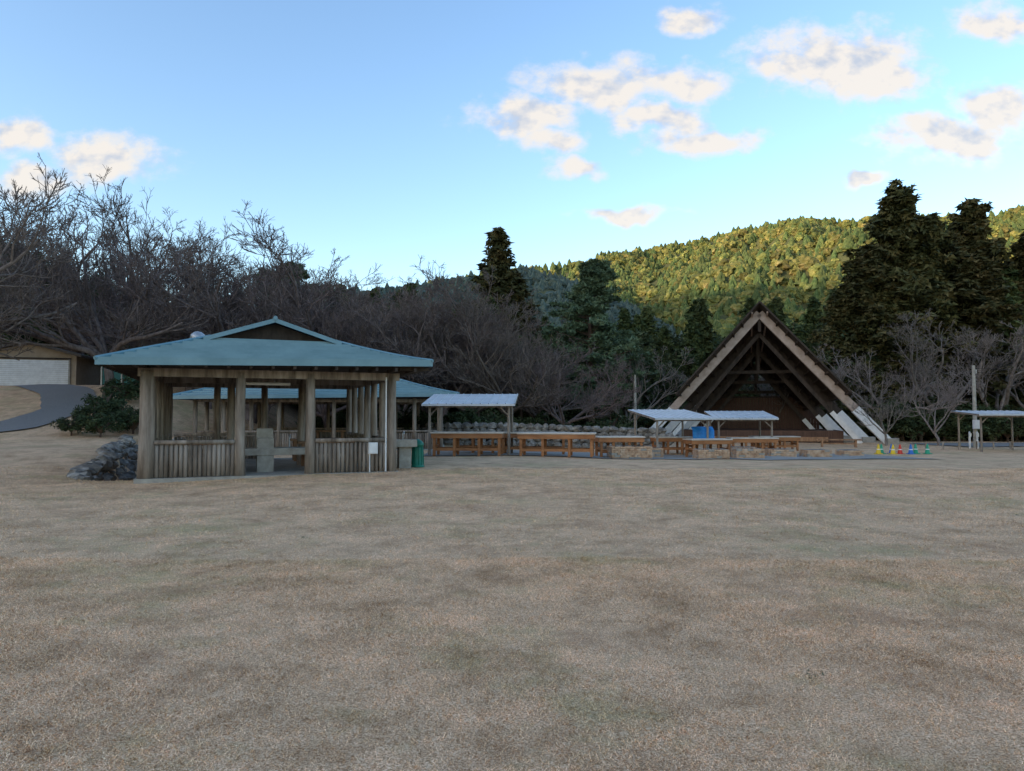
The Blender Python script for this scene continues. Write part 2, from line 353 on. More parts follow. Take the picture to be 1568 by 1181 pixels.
for (x,y,s) in [(-14.8,56,.90),(-18,57,.92),(-20.5,60,.84)]: link('pine_tree',me_pine,(x,y,hz(x,y)-.2),x,s)
r=np.random.default_rng(11); P=[];S=[]
for i in range(430):
    y=55+abs(r.normal(0,1))*16+r.random()*6; u=r.uniform(-.95,.95); x=u*y
    if .12<u<.42 and y<66: y+=12; x=u*y
    top=1.6+ np.interp(u,[-.95,-.6,-.3,-.17,0,.08,.2,.35,.45,.6,.95],[.20,.185,.18,.17,.155,.14,.148,.155,.16,.20,.22])*y
    g=hz(x,y); s=max(.35,(top-g)/11.5)*r.uniform(.6,1.02)
    P.append((x,y,g-.4));S.append(s)
scatter('woodland',np.array(P),np.array(S),c_wood,7)
lh=fan('left_hill',-1.3,-.52,75,170,[(-700,300),(-200,330),(0,368),(80,415),(160,450),(230,500)],3,12.,50,24)
p=sample(lh,330,4); scatter('left_hill_forest',p-np.array([0,0,1.5]),np.random.default_rng(8).uniform(.4,.6,len(p)),c_wood,9)
me_sh=[foliage_tree('shrub_mesh_%d'%i,90+i,1.5,1.0,'round',M_ever,40,60,.13) for i in range(2)]
shr=[(-17.6,30.5,.75),(-18.8,32,.85),(-19.5,34,1.0),(-17.9,33,.9),(-18.9,30.6,.65),(-17.0,32,.8),(-20.2,37,1.0)]
for x,y,s in shr: link('shrub',me_sh[int(x*10)%2],(x,y,hz(x,y)-.15*s),x,s)
sp=[];ssz=[]
for i in range(150):
    u=r.uniform(-.28,.9); y=r.uniform(50,54) if u>.15 else r.uniform(39.5,45); 
    if .15<u<.52: y+=10
    sp.append((u*y,y,hz(u*y,y)-.2)); ssz.append(r.uniform(.7,1.4)*(1 if u<.15 else 1.5))
scatter('hedge',np.array(sp),np.array(ssz),coll('hedge_shrubs',[bpy.data.objects.new('sh%d'%i,m) for i,m in enumerate(me_sh)]),3)
# ------------------------------------------------------------ bare trees
def bare(name,seed,Ht,m,limbs=5,spread=1.0,kids=(7,6,5,3),up=.10,rmin=.0105):
    r=random.Random(seed); mb=MB()
    def rv(k): return Vector((r.gauss(0,k),r.gauss(0,k),r.gauss(0,k)))
    def br(p,d,L,rad,lev):
        ns=6 if lev==0 else (4 if lev==1 else 3 if lev==2 else 2); pts=[p];ds=[d]; rr=[rad]
        for i in range(ns):
            d=(d+rv(.16 if lev<2 else .2)+Vector((0,0,up*(1 if lev else .5)))).normalized(); p=p+d*(L/ns); pts.append(p);ds.append(d); rr.append(max(rmin*(.6 if lev==4 else 1),rad*(1-.72*(i+1)/ns)))
        mb.tube(pts,rr,(7,5,4,3,3)[lev],m,False)
        if lev<4:
            for k in range(kids[lev]):
                t=r.uniform(.22,1)*ns; i=min(ns-1,int(t)); q=pts[i].lerp(pts[i+1],t-i); dd=ds[i+1]
                a=dd.orthogonal().normalized(); a.rotate(Matrix.Rotation(r.uniform(0,6.283),3,dd)); ang=R(r.uniform(25,62))
                nd=(dd*math.cos(ang)+a*math.sin(ang)).normalized()
                if nd.z<-.1: nd.z*=-.3; nd.normalize()
                br(q,nd,L*r.uniform(.42,.64)*(1.05-.35*t/ns),max(rmin,rr[i]*.58),lev+1)
    hh=Ht*.2; tp=[Vector((0,0,-.3)),Vector((r.gauss(0,.1),r.gauss(0,.1),hh*.5)),Vector((r.gauss(0,.2),r.gauss(0,.2),hh))]
    tr=Ht*.026; mb.tube(tp,[tr*1.3,tr,tr*.9],9,m,False)
    for i in range(limbs):
        az=6.283*i/limbs+r.uniform(-.4,.4); el=r.uniform(.4,1.0)/spread
        br(tp[2]+Vector((0,0,-.1)),Vector((math.cos(az)*math.cos(el),math.sin(az)*math.cos(el),math.sin(el))),Ht*r.uniform(.62,.74),tr*.62,0)
    o=mb.obj(name,smooth=True); me=o.data; bpy.data.objects.remove(o)
    me['h']=max(v[2] for v in mb.v)*.96; return me
bt=[bare('bare_mesh_%d'%i,i+1,8,M_bark,6+i%2) for i in range(4)]
bg=[bare('bare_grey_%d'%i,i+31,6,M_barkg,5,.8,(6,5,5,3),.16,.009) for i in range(2)]
def putbare(name,me,x,y,top,rz,wide=1.0):
    g=hz(x,y); s=(top-g)/me['h']; link(name,me,(x,y,g),rz,(s*wide,s*wide,s))
for i,(x,y,top,w) in enumerate([(-26.8,32.5,16.2,.9),(-21.4,37.5,14.6,.8),(-19.0,42,13.3,1.0),(-15.8,43,13.0,1.15),(-12.4,45,13.4,1.2),(-26,52,17,1.1),(-38,42,20,1.),
    (-33,54,19,1.),(-22,50,15.2,1.15),(-17.5,49,14.5,1.2),(-9.6,47,12.4,1.15)]): putbare('bare_cherry_tree',bt[i%4],x,y,top,i*1.7,w)
for i,(x,y,top) in enumerate([(-9.2,44,10.3),(-6.6,42,9.6),(-4.2,43,10.3),(-2.2,44,10.2),(-.2,43,9.2),(-5.4,47,11),(-8,49,11),(-2.8,48,11),(-12,46,10),(-14.5,42,9.6),(-17.5,41,9),(-10.6,41,9),(1.6,45,8),(-19.6,39.5,8.4),(3.2,42,6.0)]):
    putbare('bare_cherry_tree',bt[(i*3+1)%4],x,y,top,i*2.3,1.0)
for i,(x,y,top,w) in enumerate([(28,52,6.6,1.1),(31.5,52,9.0,1.1),(35,52,8.4,1.1),(24.5,54,5.4,1.1),(38,51,7.2,1.1),(20.8,57,5.5,1.),(22.8,43.5,3.3,.75),(26.0,43.5,3.9,.75),(8.2,52,6.2,1.)]):
    putbare('bare_tree',bg[i%2],x,y,top,i*1.9,w)
# ------------------------------------------------------------ main pavilion
MP=Matrix.Translation((-8.72,17,0))@Matrix.Rotation(R(22),4,'Z')
def hiproof(mb,u0,u1,v0,v1,z0,a0,a1,b0,b1,z1,n,m,dz=.06):
    def rect(t,add): 
        U0=u0+(a0-u0)*t;U1=u1+(a1-u1)*t;V0=v0+(b0-v0)*t;V1=v1+(b1-v1)*t; z=z0+(z1-z0)*(t*.92+.08*t*t)+add
        l=(1-t)**3
        return [(U0,V0,z-.05*l),(U1,V0,z+.10*l),(U1,V1,z+.10*l),(U0,V1,z)]
    for i in range(n):
        A=rect(i/n,dz);B=rect((i+1)/n,0);C=rect(i/n,0 if i else -.10)
        for k in range(4):
            k2=(k+1)%4; mb.add([A[k],A[k2],B[k2],B[k]],[(0,1,2,3)],m); mb.add([C[k],C[k2],A[k2],A[k]],[(0,1,2,3)],m)
    for k in range(4): mb.tube([rect(i/n,.045)[k] for i in range(n+1)],[.05]*(n+1),6,m)
pav=empty('picnic_pavilion')
mb=MB(MP)
hiproof(mb,-.95,6.75,-1.05,8.0,2.86,1.35,4.55,1.25,5.8,3.62,10,M_roof,.075)
g0,g1,zb,zt,vf,vb=1.2,4.7,3.58,4.16,.95,6.1; uc=2.95
nS=5
for sgn,ug in((1,g0),(-1,g1)):
    for i in range(nS):
        t0=i/nS;t1=(i+1)/nS
        ua=ug+(uc-ug)*t0;ub=ug+(uc-ug)*t1;za=zb+(zt-zb)*t0+.03;zb2=zb+(zt-zb)*t1
        mb.add([(ua,vf,za),(ub,vf,zb2),(ub,vb,zb2),(ua,vb,za)],[(0,1,2,3)],M_roof)
        mb.add([(ua,vf,za),(ua,vb,za),(ua,vb,za-.04),(ua,vf,za-.04)],[(0,1,2,3)],M_roof)
    for v in(vf,vb): mb.beam((ug,v,zb-.02),(uc,v,zt-.03),.05,.11,M_roof)
mb.tube([(uc,vf-.05,zt+.03),(uc,vb+.05,zt+.03)],[.06,.06],8,M_roof)
mb.obj('roof',pav)
mb=MB(MP)
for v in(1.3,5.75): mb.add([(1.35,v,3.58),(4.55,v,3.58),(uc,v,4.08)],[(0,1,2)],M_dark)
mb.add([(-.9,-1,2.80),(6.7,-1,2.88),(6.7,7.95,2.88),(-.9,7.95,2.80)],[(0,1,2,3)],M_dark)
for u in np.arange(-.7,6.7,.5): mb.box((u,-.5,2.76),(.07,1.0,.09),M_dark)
for v in np.arange(-.7,7.9,.5):
    mb.box((-.45,v,2.755),(.9,.07,.09),M_dark); mb.box((6.35,v,2.80),(.8,.07,.09),M_dark)
for v in(0,3.5,7): mb.box((2.95,v,2.62),(6.3,.16,.2),M_wood)
for u in(0,5.9): mb.box((u,3.5,2.615),(.15,7.2,.19),M_wood)
mb.obj('beams',pav)
mb=MB(MP)
posts=[(0,0,.17),(2.1,0,.12),(3.78,0,.12),(5.9,0,.13)]+[(5.9,v,.1) for v in(1.2,2.4,3.5,4.7,5.9,7)]+[(0,v,.13) for v in(.55,1.2,2.4,3.5,4.7,5.9,7)]+[(u,7,.11) for u in(1.5,3,4.4)]+[(1.9,3.5,.11),(3.9,3.5,.11)]
rr=random.Random(2)
for u,v,a in posts:
    mb.tube([(u,v,.08),(u+rr.uniform(-.015,.015),v,.9),(u+rr.uniform(-.02,.02),v,1.8),(u,v,2.66)],[a*1.1,a*1.03,a,a*.95],12,M_wood)
mb.obj('posts',pav,True)
mb=MB(MP)
def palis(u0,v0,u1,v1,z0=.1,z1=.88):
    L=math.hypot(u1-u0,v1-v0); n=int(L/.105)
    for i in range(n):
        t=(i+.5)/n; u=u0+(u1-u0)*t;v=v0+(v1-v0)*t; q=rr.uniform(.046,.056)
        mb.tube([(u,v,z0),(u,v,z1+rr.uniform(-.02,.01))],[q,q*.95],7,M_wood)
    mb.beam((u0,v0,z1+.06),(u1,v1,z1+.06),.17,.09,M_wood)
palis(.18,0,1.98,0);palis(3.9,0,5.78,0);palis(5.9,.15,5.9,2.3);palis(5.9,3.6,5.9,6.9);palis(0,.2,0,6.9);palis(.2,7,2.9,7)
mb.obj('low_log_walls',pav,True)
mb=MB(MP)
mb.box((2.95,3.5,-.14),(6.35,7.4,.46),M_conc)
mb.obj('concrete_base',pav)
mb=MB(MP)
mb.tube([(.95,4.2,3.2),(.95,4.2,3.75)],[.14,.14],12,M_steel)
pr=[(0.02,3.72),(.17,3.76),(.23,3.88),(.2,4.0),(.1,4.08),(.01,4.1)]
mb.tube([(.95,4.2,z) for a,z in pr],[a for a,z in pr],14,M_steel)
mb.tube([(2.95,.9,2.44),(2.95,.9,2.52)],[.02,.02],6,M_steel); mb.box((2.7,.9,2.42),(1.3,.12,.07),M_white)
mb.obj('ventilator_and_lamp',pav,True)
mb=MB(MP)
mb.box((2.75,1.25,.52),(.42,.6,.92),M_conc); mb.box((3.05,1.3,.62),(1.9,.75,.18),M_conc); mb.box((3.95,1.3,.3),(.16,.6,.46),M_conc);mb.box((2.15,1.3,.3),(.16,.6,.46),M_conc)
mb.box((2.75,1.5,1.1),(.42,.2,.26),M_conc)
mb.tube([(3.4,1.55,.7),(3.4,1.55,1.0),(3.4,1.35,1.05),(3.4,1.3,.98)],[.018]*4,6,M_steel)
mb.obj('concrete_sink',None,bevel=.012)
mb=MB(MP)
for u,v in((1.1,2.6),(4.6,3.2),(1.2,5.2),(4.6,5.6)):
    mb.box((u,v,.78),(1.7,.75,.06),M_wood2)
    for a in(-.7,.7):
        for b in(-.28,.28): mb.box((u+a,v+b,.42),(.09,.09,.66),M_wood2)
    for b in(-.62,.62):
        mb.box((u,v+b,.48),(1.7,.24,.05),M_wood2)
        for a in(-.65,.65): mb.box((u+a,v+b,.27),(.08,.2,.35),M_wood2)
mb.obj('picnic_tables',pav)
mb=MB(MP)
mb.box((5.38,-.13,.72),(.24,.12,.3),M_white); mb.box((5.38,-.196,.72),(.2,.012,.26),M_white)
mb.tube([(5.3,-.12,.57),(5.3,-.12,.08)],[.018]*2,8,M_white); mb.tube([(5.72,-.15,.1),(5.72,-.15,2.6)],[.022]*2,8,M_white)
mb.obj('electrical_box',bevel=.008)
mb=MB(Matrix.Translation((-3.05,20.2,hz(-3.05,20.2)))@Matrix.Rotation(R(20),4,'Z'))
mb.box((0,0,.3),(.34,.3,.62),M_conc)
for c,d in(((0,-.24,.7),(.62,.06,.2)),((0,.24,.7),(.62,.06,.2)),((-.28,0,.7),(.06,.42,.2)),((.28,0,.7),(.06,.42,.2)),((0,0,.625),(.5,.42,.05))): mb.box(c,d,M_conc)
mb.tube([(0,.2,.75),(0,.2,1.0),(0,.05,1.03),(0,.02,.95)],[.016]*4,7,M_steel)
mb.obj('wash_basin',bevel=.01)
mb=MB(Matrix.Translation((-2.72,20.6,hz(-2.72,20.6))))
pr=[(.20,0),(.2,.03),(.17,.06),(.16,.3),(.15,.55),(.15,.6),(.18,.61),(.18,.66),(.13,.74),(.05,.79),(.02,.8)]
mb.tube([(0,0,z) for a,z in pr],[a for a,z in pr],20,M_greenp)
for k in range(10): a=k*.628; mb.tube([(.175*math.cos(a),.175*math.sin(a),.07),(.155*math.cos(a),.155*math.sin(a),.58)],[.012]*2,5,M_greenp)
mb.obj('litter_bin',smooth=True)
# ------------------------------------------------------------ rear pavilion
rp=empty('rear_pavilion'); MR=Matrix.Translation((-14.0,31.5,.0))@Matrix.Rotation(R(6),4,'Z')
mb=MB(MR); hiproof(mb,-.8,11.6,-1,7.5,2.42,2.2,8.6,2.6,3.9,3.35,9,M_roof); mb.add([(2.2,2.6,3.35),(8.6,2.6,3.35),(8.6,3.9,3.35),(2.2,3.9,3.35)],[(0,1,2,3)],M_roof)
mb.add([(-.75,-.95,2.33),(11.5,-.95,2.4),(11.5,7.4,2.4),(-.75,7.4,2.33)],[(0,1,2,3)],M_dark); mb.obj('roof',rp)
mb=MB(MR)
for u in np.arange(0,11,1.2):
    for v in(0,6.4): mb.tube([(u,v,0),(u,v,2.36)],[.1,.09],9,M_wood)
for v in(1.6,3.2,4.8):
    for u in (0,10.8): mb.tube([(u,v,0),(u,v,2.36)],[.1,.09],9,M_wood)
for v in(0,6.4): mb.box((5.4,v,2.25),(11,.12,.16),M_wood)
mb.obj('posts',rp,True)
mb=MB(MR); palis(.1,0,4.7,0,.0,.8); palis(7.3,0,10.7,0,0,.8); palis(.1,6.4,10.7,6.4,0,.8); palis(10.8,.1,10.8,6.3,0,.8); mb.box((5.4,3.2,-.05),(11.2,6.8,.2),M_conc)
for u in(2,5.4,8.6): 
    mb.box((u,3.2,.8),(1.8,.8,.07),M_wood2); mb.box((u-.6,3.2,.4),(.1,.6,.76),M_wood2); mb.box((u+.6,3.2,.4),(.1,.6,.76),M_wood2)
mb.obj('low_log_walls',rp,True)
# ------------------------------------------------------------ small shelters
def shelter(x,y,w,d,zf,zbk,yaw,m=None):
    g=hz(x,y); mb=MB(Matrix.Translation((x,y,g))@Matrix.Rotation(R(yaw),4,'Z')); m=m or M_wmetal
    sl=(zbk-zf)/d
    def zz(v): return zf+sl*v
    n=int(w/.3)
    for i in range(n):
        a=-w/2+w*i/n; b=a+w/n
        mb.add([(a,-.25,zz(-.25)),(b-.05,-.25,zz(-.25)),(b-.05,d+.25,zz(d+.25)),(a,d+.25,zz(d+.25))],[(0,1,2,3)],m)
        mb.add([(b-.05,-.25,zz(-.25)),(b-.025,-.25,zz(-.25)+.03),(b-.025,d+.25,zz(d+.25)+.03),(b-.05,d+.25,zz(d+.25))],[(0,1,2,3)],m)
        mb.add([(b-.025,-.25,zz(-.25)+.03),(b,-.25,zz(-.25)),(b,d+.25,zz(d+.25)),(b-.025,d+.25,zz(d+.25)+.03)],[(0,1,2,3)],m)
    mb.beam((-w/2,-.24,zz(-.24)-.04),(w/2,-.24,zz(-.24)-.04),.04,.07,M_wmetal)
    for u in(-w/2+.02,w/2-.02): mb.beam((u,-.2,zz(-.2)-.05),(u,d+.2,zz(d+.2)-.05),.05,.08,M_wood)
    for v in(.1,d-.1): mb.box((0,v,zz(v)-.12),(w-.2,.08,.12),M_wood)
    for u in(-w/2+.25,w/2-.25):
        for v in(.1,d-.1):
            mb.tube([(u,v,-.1),(u,v,zz(v)-.1)],[.055,.05],9,M_wood)
            s=1 if u<0 else -1; mb.beam((u,v,zz(v)-.5),(u+s*.35,v,zz(v)-.16),.05,.05,M_wood)
    return mb.obj('work_shelter')
shelter(-1.65,27.2,3.55,2.4,2.0,2.38,-3)
shelter(7.75,32.2,3.0,2.6,1.78,2.12,14)
shelter(11.3,34.5,3.0,2.6,1.75,2.05,-6)
shelter(25.3,36.2,3.2,2.4,1.95,2.1,-6)
def table(x,y,w,d,h,yaw,hearth=False):
    g=hz(x,y); mb=MB(Matrix.Translation((x,y,g+.02))@Matrix.Rotation(R(yaw),4,'Z'))
    for k in range(5): mb.box((0,-d/2+d*(k+.5)/5,h-.025),(w,d/5-.012,.05),M_top)
    mb.box((0,-d/2+.05,h-.14),(w-.06,.045,.17),M_table); mb.box((0,d/2-.05,h-.14),(w-.06,.045,.17),M_table)
    for u in(-w/2+.05,w/2-.05): mb.box((u,0,h-.14),(.045,d-.2,.17),M_table)
    for u in(-w/2+.14,-w*.17,w*.17,w/2-.14):
        for v in(-d/2+.12,d/2-.12): mb.box((u,v,(h-.05)/2),(.10,.09,h-.05),M_table)
    for v in(-d/2+.12,d/2-.12): mb.box((0,v,.24),(w-.3,.045,.10),M_table)
    for u in(-w/2+.14,w/2-.14): mb.box((u,0,.36),(.045,d-.3,.1),M_table)
    return mb.obj('work_table',bevel=.006)
for a in [(-1.65,26.9,2.7,1.15,.88,-4),(1.7,26.9,2.9,1.2,.88,-9),(.9,29.3,2.7,1.1,.88,-5),(4.3,28.8,1.9,1.1,.84,6),(-1.2,29.6,2.4,1.1,.85,0),(8.6,31.4,1.9,1.0,.8,10),(11.3,33.6,2.2,1.,.8,-4),(7.7,34.2,2.,1.,.8,4),(13.6,37,2.4,.9,.75,0)]: table(*a)
def bricks(mb,u0,u1,v,z0,rows,axis='u',w=.11):
    L=u1-u0; n=max(1,round(L/.22)); bl=L/n
    for rw in range(rows):
        off=(rw%2)*bl/2
        for k in range(n+ (1 if off else 0)):
            a=u0+k*bl-off; b=min(a+bl,u1); a=max(a,u0)
            c=((a+b)/2,v) if axis=='u' else (v,(a+b)/2); dd=(b-a-.012,w) if axis=='u' else (w,b-a-.012)
            mb.box((c[0]+rr.uniform(-.006,.006),c[1]+rr.uniform(-.006,.006),z0+.04+rw*.082),(dd[0],dd[1],.07),M_brick if rr.random()<.85 else M_conc)
for x,y,w,rows,yaw in [(4.6,28.0,1.6,6,4),(8.0,28.7,1.25,5,0),(9.9,30.0,1.15,5,-3),(12.0,32.0,1.15,4,2),(13.6,32.0,1.1,4,0),(10.4,32.3,1.1,5,0),(15.6,33,.9,3,0),(5.8,30.6,1.2,5,0)]:
    mb=MB(Matrix.Translation((x,y,hz(x,y)))@Matrix.Rotation(R(yaw),4,'Z'))
    bricks(mb,-w/2,w/2,-.4,0,rows); bricks(mb,-.33,.5,-w/2+.06,0,rows,'v'); bricks(mb,-.33,.5,w/2-.06,0,rows,'v'); bricks(mb,-.33,.5,0,0,rows,'v')
    for k in range(7): mb.tube([(-w/2+.1+k*(w-.2)/6,-.35,rows*.082+.01),(-w/2+.1+k*(w-.2)/6,.5,rows*.082+.01)],[.008]*2,5,M_steel)
    mb.obj('brick_stove')
mb=MB(Matrix.Translation((8.85,33.2,hz(8.85,33.2))))
n=10; vs=[];fs=[]
for i in range(n+1):
    for j in range(5): vs.append((i*.1-.5,-.28+.05*math.sin(i*1.3)+j*.02 if j<4 else .1,1.32-(.14*(4-j)) if j<4 else 1.34))
for i in range(n):
    for j in range(4): a=i*5+j; fs.append((a,a+1,a+6,a+5))
mb.add(vs,fs,M_blue); mb.obj('blue_tarp',smooth=True)
# ------------------------------------------------------------ A-frame stage
st=empty('a_frame_stage'); MS=Matrix.Translation((16.75,48,-.3))@Matrix.Rotation(R(-17),4,'Z')
frames=[(0,1.0),(3,.9),(6,.79),(9,.67)]; HW=7.85;HH=8.75
mb=MB(MS)
for v,s in frames:
    a=(0,v,HH*s)
    for sg in(-1,1):
        f=Vector((sg*HW*s,v,0)); A=Vector(a); k=A.lerp(f,.74)
        for dv in((-.17,.17) if v==0 else (0,)):
            o=Vector((0,dv,0)); wd=.16 if v==0 else .2
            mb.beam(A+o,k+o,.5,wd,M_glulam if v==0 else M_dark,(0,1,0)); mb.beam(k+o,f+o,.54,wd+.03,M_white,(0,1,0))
        if v<7:
            A2=Vector((0,v+.9,HH*s-1.3)); f2=Vector((sg*(HW*s-1.6),v+.9,0)); k2=A2.lerp(f2,.72)
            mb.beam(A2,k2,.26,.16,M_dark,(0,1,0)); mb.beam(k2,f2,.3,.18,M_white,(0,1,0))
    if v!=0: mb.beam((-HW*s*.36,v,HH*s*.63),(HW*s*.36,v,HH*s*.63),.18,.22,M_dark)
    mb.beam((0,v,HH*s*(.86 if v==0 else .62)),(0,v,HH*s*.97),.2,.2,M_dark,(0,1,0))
mb.obj('frames',st)
mb=MB(MS)
for sg in(-1,1):
    for i in range(3):
        (v0,s0),(v1,s1)=frames[i],frames[i+1]
        if i==0: v0=-.9;s0=1.03
        for t0,t1 in((0,.33),(.33,.68)):
            q=[]
            for (v,s,t) in((v0,s0,t0),(v0,s0,t1),(v1,s1,t1),(v1,s1,t0)):
                q.append(Vector((sg*HW*s*t,v,HH*s*(1-t)+.42)))
            lo=[p-Vector((0,0,.10)) for p in q]
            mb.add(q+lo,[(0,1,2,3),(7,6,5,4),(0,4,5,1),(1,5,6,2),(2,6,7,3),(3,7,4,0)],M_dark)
    for t in np.linspace(.06,.66,9):
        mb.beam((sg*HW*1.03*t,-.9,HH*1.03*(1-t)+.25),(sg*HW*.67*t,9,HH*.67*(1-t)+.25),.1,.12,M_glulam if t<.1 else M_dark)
    mb.beam((0,-.95,HH*1.03+.42),(sg*HW*1.03*.68,-.95,HH*1.03*.32+.42),.10,.2,M_dark,(0,1,0))
mb.obj('roof_panels',st)
mb=MB(MS)
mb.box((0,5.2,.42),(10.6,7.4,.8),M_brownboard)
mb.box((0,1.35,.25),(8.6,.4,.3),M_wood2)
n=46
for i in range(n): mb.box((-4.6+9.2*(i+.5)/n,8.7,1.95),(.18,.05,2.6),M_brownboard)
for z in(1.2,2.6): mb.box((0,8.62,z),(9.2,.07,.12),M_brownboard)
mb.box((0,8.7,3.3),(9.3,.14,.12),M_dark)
for sg in(-1,1):
    for dv in(0,3,6): mb.box((sg*HW*(1-.035*dv),dv,.15),(.8,.9,.5),M_conc)
mb.obj('stage_platform',st)
for x,y in((12,42.5),(15.5,42),(19,41.5),(6.8,44)):
    mb=MB(Matrix.Translation((x,y,hz(x,y)))@Matrix.Rotation(R(-15),4,'Z')); mb.box((0,0,.43),(2.4,.35,.07),M_wood2)
    for u in(-.9,.9): mb.box((u,0,.2),(.1,.3,.4),M_wood2)
    mb.box((0,0,.2),(1.7,.05,.08),M_wood2); mb.obj('bench')
cm=[mat('cone_'+n,[c,tuple(k*1.3 for k in c)],3,.45) for n,c in(('yellow',(.6,.4,.02)),('red',(.5,.04,.02)),('blue',(.02,.12,.4)),('green',(.02,.25,.14)))]
for px,y,k in((17.6,34.3,0),(17.9,34.6,3),(18.3,34.3,0),(18.75,34.5,1),(19.1,34.2,2),(19.5,34.5,3),(19.9,34.2,3),(18.55,34.9,2)):
    mb=MB(Matrix.Translation((px,y,hz(px,y)+.01))); mb.box((0,0,.015),(.3,.3,.03),cm[k]); pr=[(.12,.03),(.05,.38),(.03,.46),(.015,.47)]
    mb.tube([(0,0,z) for a,z in pr],[a for a,z in pr],14,cm[k]); mb.tube([(0,0,.2),(0,0,.24)],[.091,.084],14,M_white); mb.obj('traffic_cone',smooth=False)
def pole(x,y,h,box=False):
    mb=MB(Matrix.Translation((x,y,hz(x,y)))); mb.tube([(0,0,-.2),(0,0,h)],[.12,.08],12,M_conc)
    mb.tube([(0,-.09,h-.5),(0,-.22,h-.45),(0,-.22,h-.25)],[.02,.02,.03],6,M_steel)
    if box: mb.box((-.02,-.2,1.35),(.36,.22,.5),M_white)
    mb.obj('utility_pole'); return (x,y,hz(x,y)+h-.16)
a=pole(26.3,40.5,4.7,True); b=pole(55,47,6.2); pole(8.3,48,4.6); pole(14.2,55,5.2)
mb=MB()
for dx in(0,.25):
    pts=[(a[0]+dx+(b[0]-a[0])*t,a[1]+(b[1]-a[1])*t,a[2]-dx+(b[2]-a[2])*t-1.0*4*t*(1-t)*.6) for t in np.linspace(0,1,14)]
    mb.tube(pts,[.012]*14,4,M_dark,False)
mb.obj('power_line')
for x,y in((25.4,39.6),(25.95,39.8)):
    mb=MB(Matrix.Translation((x,y,hz(x,y)))); mb.tube([(0,0,0),(0,0,.9),(0,0,.94)],[.05,.05,.02],10,M_white); mb.box((0,-.06,.75),(.12,.02,.2),M_white); mb.obj('marker_post')
mb=MB()
for i in range(16):
    x=22.5+i*1.0; y=38.8+i*.12; mb.tube([(x,y,hz(x,y)-.1),(x,y,hz(x,y)+.42)],[.04,.04],7,M_wood)
mb.obj('post_fence')
# ------------------------------------------------------------ rocks
def rock(mb,c,s,seed):
    import bmesh
    bm=bmesh.new(); bmesh.ops.create_icosphere(bm,subdivisions=2,radius=1); vs=[]
    for v in bm.verts:
        n=mnoise.noise(v.co*1.3+Vector((seed*3.1,0,0)))*.5+mnoise.noise(v.co*3+Vector((seed,1,0)))*.18; w=v.co*(1+n); vs.append((c[0]+w.x*s[0],c[1]+w.y*s[1],c[2]+w.z*s[2]))
    fs=[tuple(q.index for q in f.verts) for f in bm.faces]; bm.free(); mb.add(vs,fs,M_rock)
mb=MB(); k=0
for side in(-1,1):
    for sgm in range(2):
        a=Vector(DP[sgm]);b=Vector(DP[sgm+1]);d=(b-a).normalized();nn_=Vector((-d.y,d.x))*side
        L=(b-a).length
        t=-.2 if sgm==0 else 0
        while t<L:
            for q,off in enumerate((.55,.78,1.0)):
                pz=a+d*t+nn_*(off+rr.uniform(-.1,.1)); s=rr.uniform(.10,.27); z=hz(pz.x,pz.y)
                rock(mb,(pz.x,pz.y,z-s*.05),(s*1.25,s,s*.75),k); k+=1
            t+=rr.uniform(.28,.46)
for i in range(9):
    an=rr.uniform(3.4,4.8); rr_=rr.uniform(.7,1.0); x=DP[0][0]+math.cos(an)*rr_; y=DP[0][1]+math.sin(an)*rr_; s=rr.uniform(.07,.12); rock(mb,(x,y,hz(x,y)-.02),(s*1.3,s,s*.6),k);k+=1
mb.obj('ditch_rocks',smooth=False)
mb=MB()
for row in range(4):
    x=-4.5+rr.uniform(0,.3)
    while x<8.5:
        s=rr.uniform(.18,.3); y=38+.02*x; rock(mb,(x,y+rr.uniform(-.05,.05)+row*.06,hz(x,y)+.12+row*.3),(s*1.15,s*.8,.19),k);k+=1; x+=s*1.9
mb.obj('stone_retaining_wall')
# ------------------------------------------------------------ garage
ga=empty('garage'); gx,gy=-30.9,45.3; gz=hz(-29,44.5)-.05
MG=Matrix.Translation((gx,gy,gz))@Matrix.Rotation(R(14),4,'Z')@Matrix.Diagonal((.62,.8,.76,1))
M_wall=mat('beige_wall',[(.32,.235,.16),(.40,.31,.225)],3,.9); M_broof=mat('brown_roof',[(.06,.045,.035),(.11,.085,.065)],5,.7)
mb=MB(MG); mb.box((0,3,1.3),(9,6,2.8),M_wall); mb.obj('walls',ga)
mb=MB(MG)
for i in range(13): mb.box((0,-.04-(i%2)*.02,.12+i*.17),(7.6,.05,.155),M_white)
mb.obj('shutter',ga)
mb=MB(MG)
for k_ in(-3.9,3.9): mb.box((k_,-.07,1.15),(.16,.1,2.4),M_conc)
mb.box((0,-.07,2.38),(8.0,.1,.12),M_dark)
mb.add([(-4.5,-.002,2.7),(4.5,-.002,2.7),(0,-.002,3.6)],[(0,1,2)],M_wall)
mb.obj('frame',ga)
mb=MB(MG)
for sg in(-1,1):
    vs=[(0,-.7,3.85),(sg*5.2,-.7,2.70),(sg*5.2,6.7,2.70),(0,6.7,3.85)]; lo=[(a_,b_,c_-.2) for a_,b_,c_ in vs]
    mb.add(vs+lo,[(0,1,2,3),(7,6,5,4),(0,4,5,1),(1,5,6,2),(2,6,7,3),(3,7,4,0)],M_broof)
mb.obj('roof',ga)
sh=MB(Matrix.Translation((-25.8,47,hz(-25.8,47)))@Matrix.Rotation(R(15),4,'Z'))
M_tealw=mat('green_panel',[(.03,.13,.12),(.06,.2,.18)],3,.6)
for u in(-1.2,0,1.2): sh.box((u,0,1.0),(.08,.08,2.1),M_steel); sh.box((u,1.6,1.0),(.08,.08,2.1),M_steel)
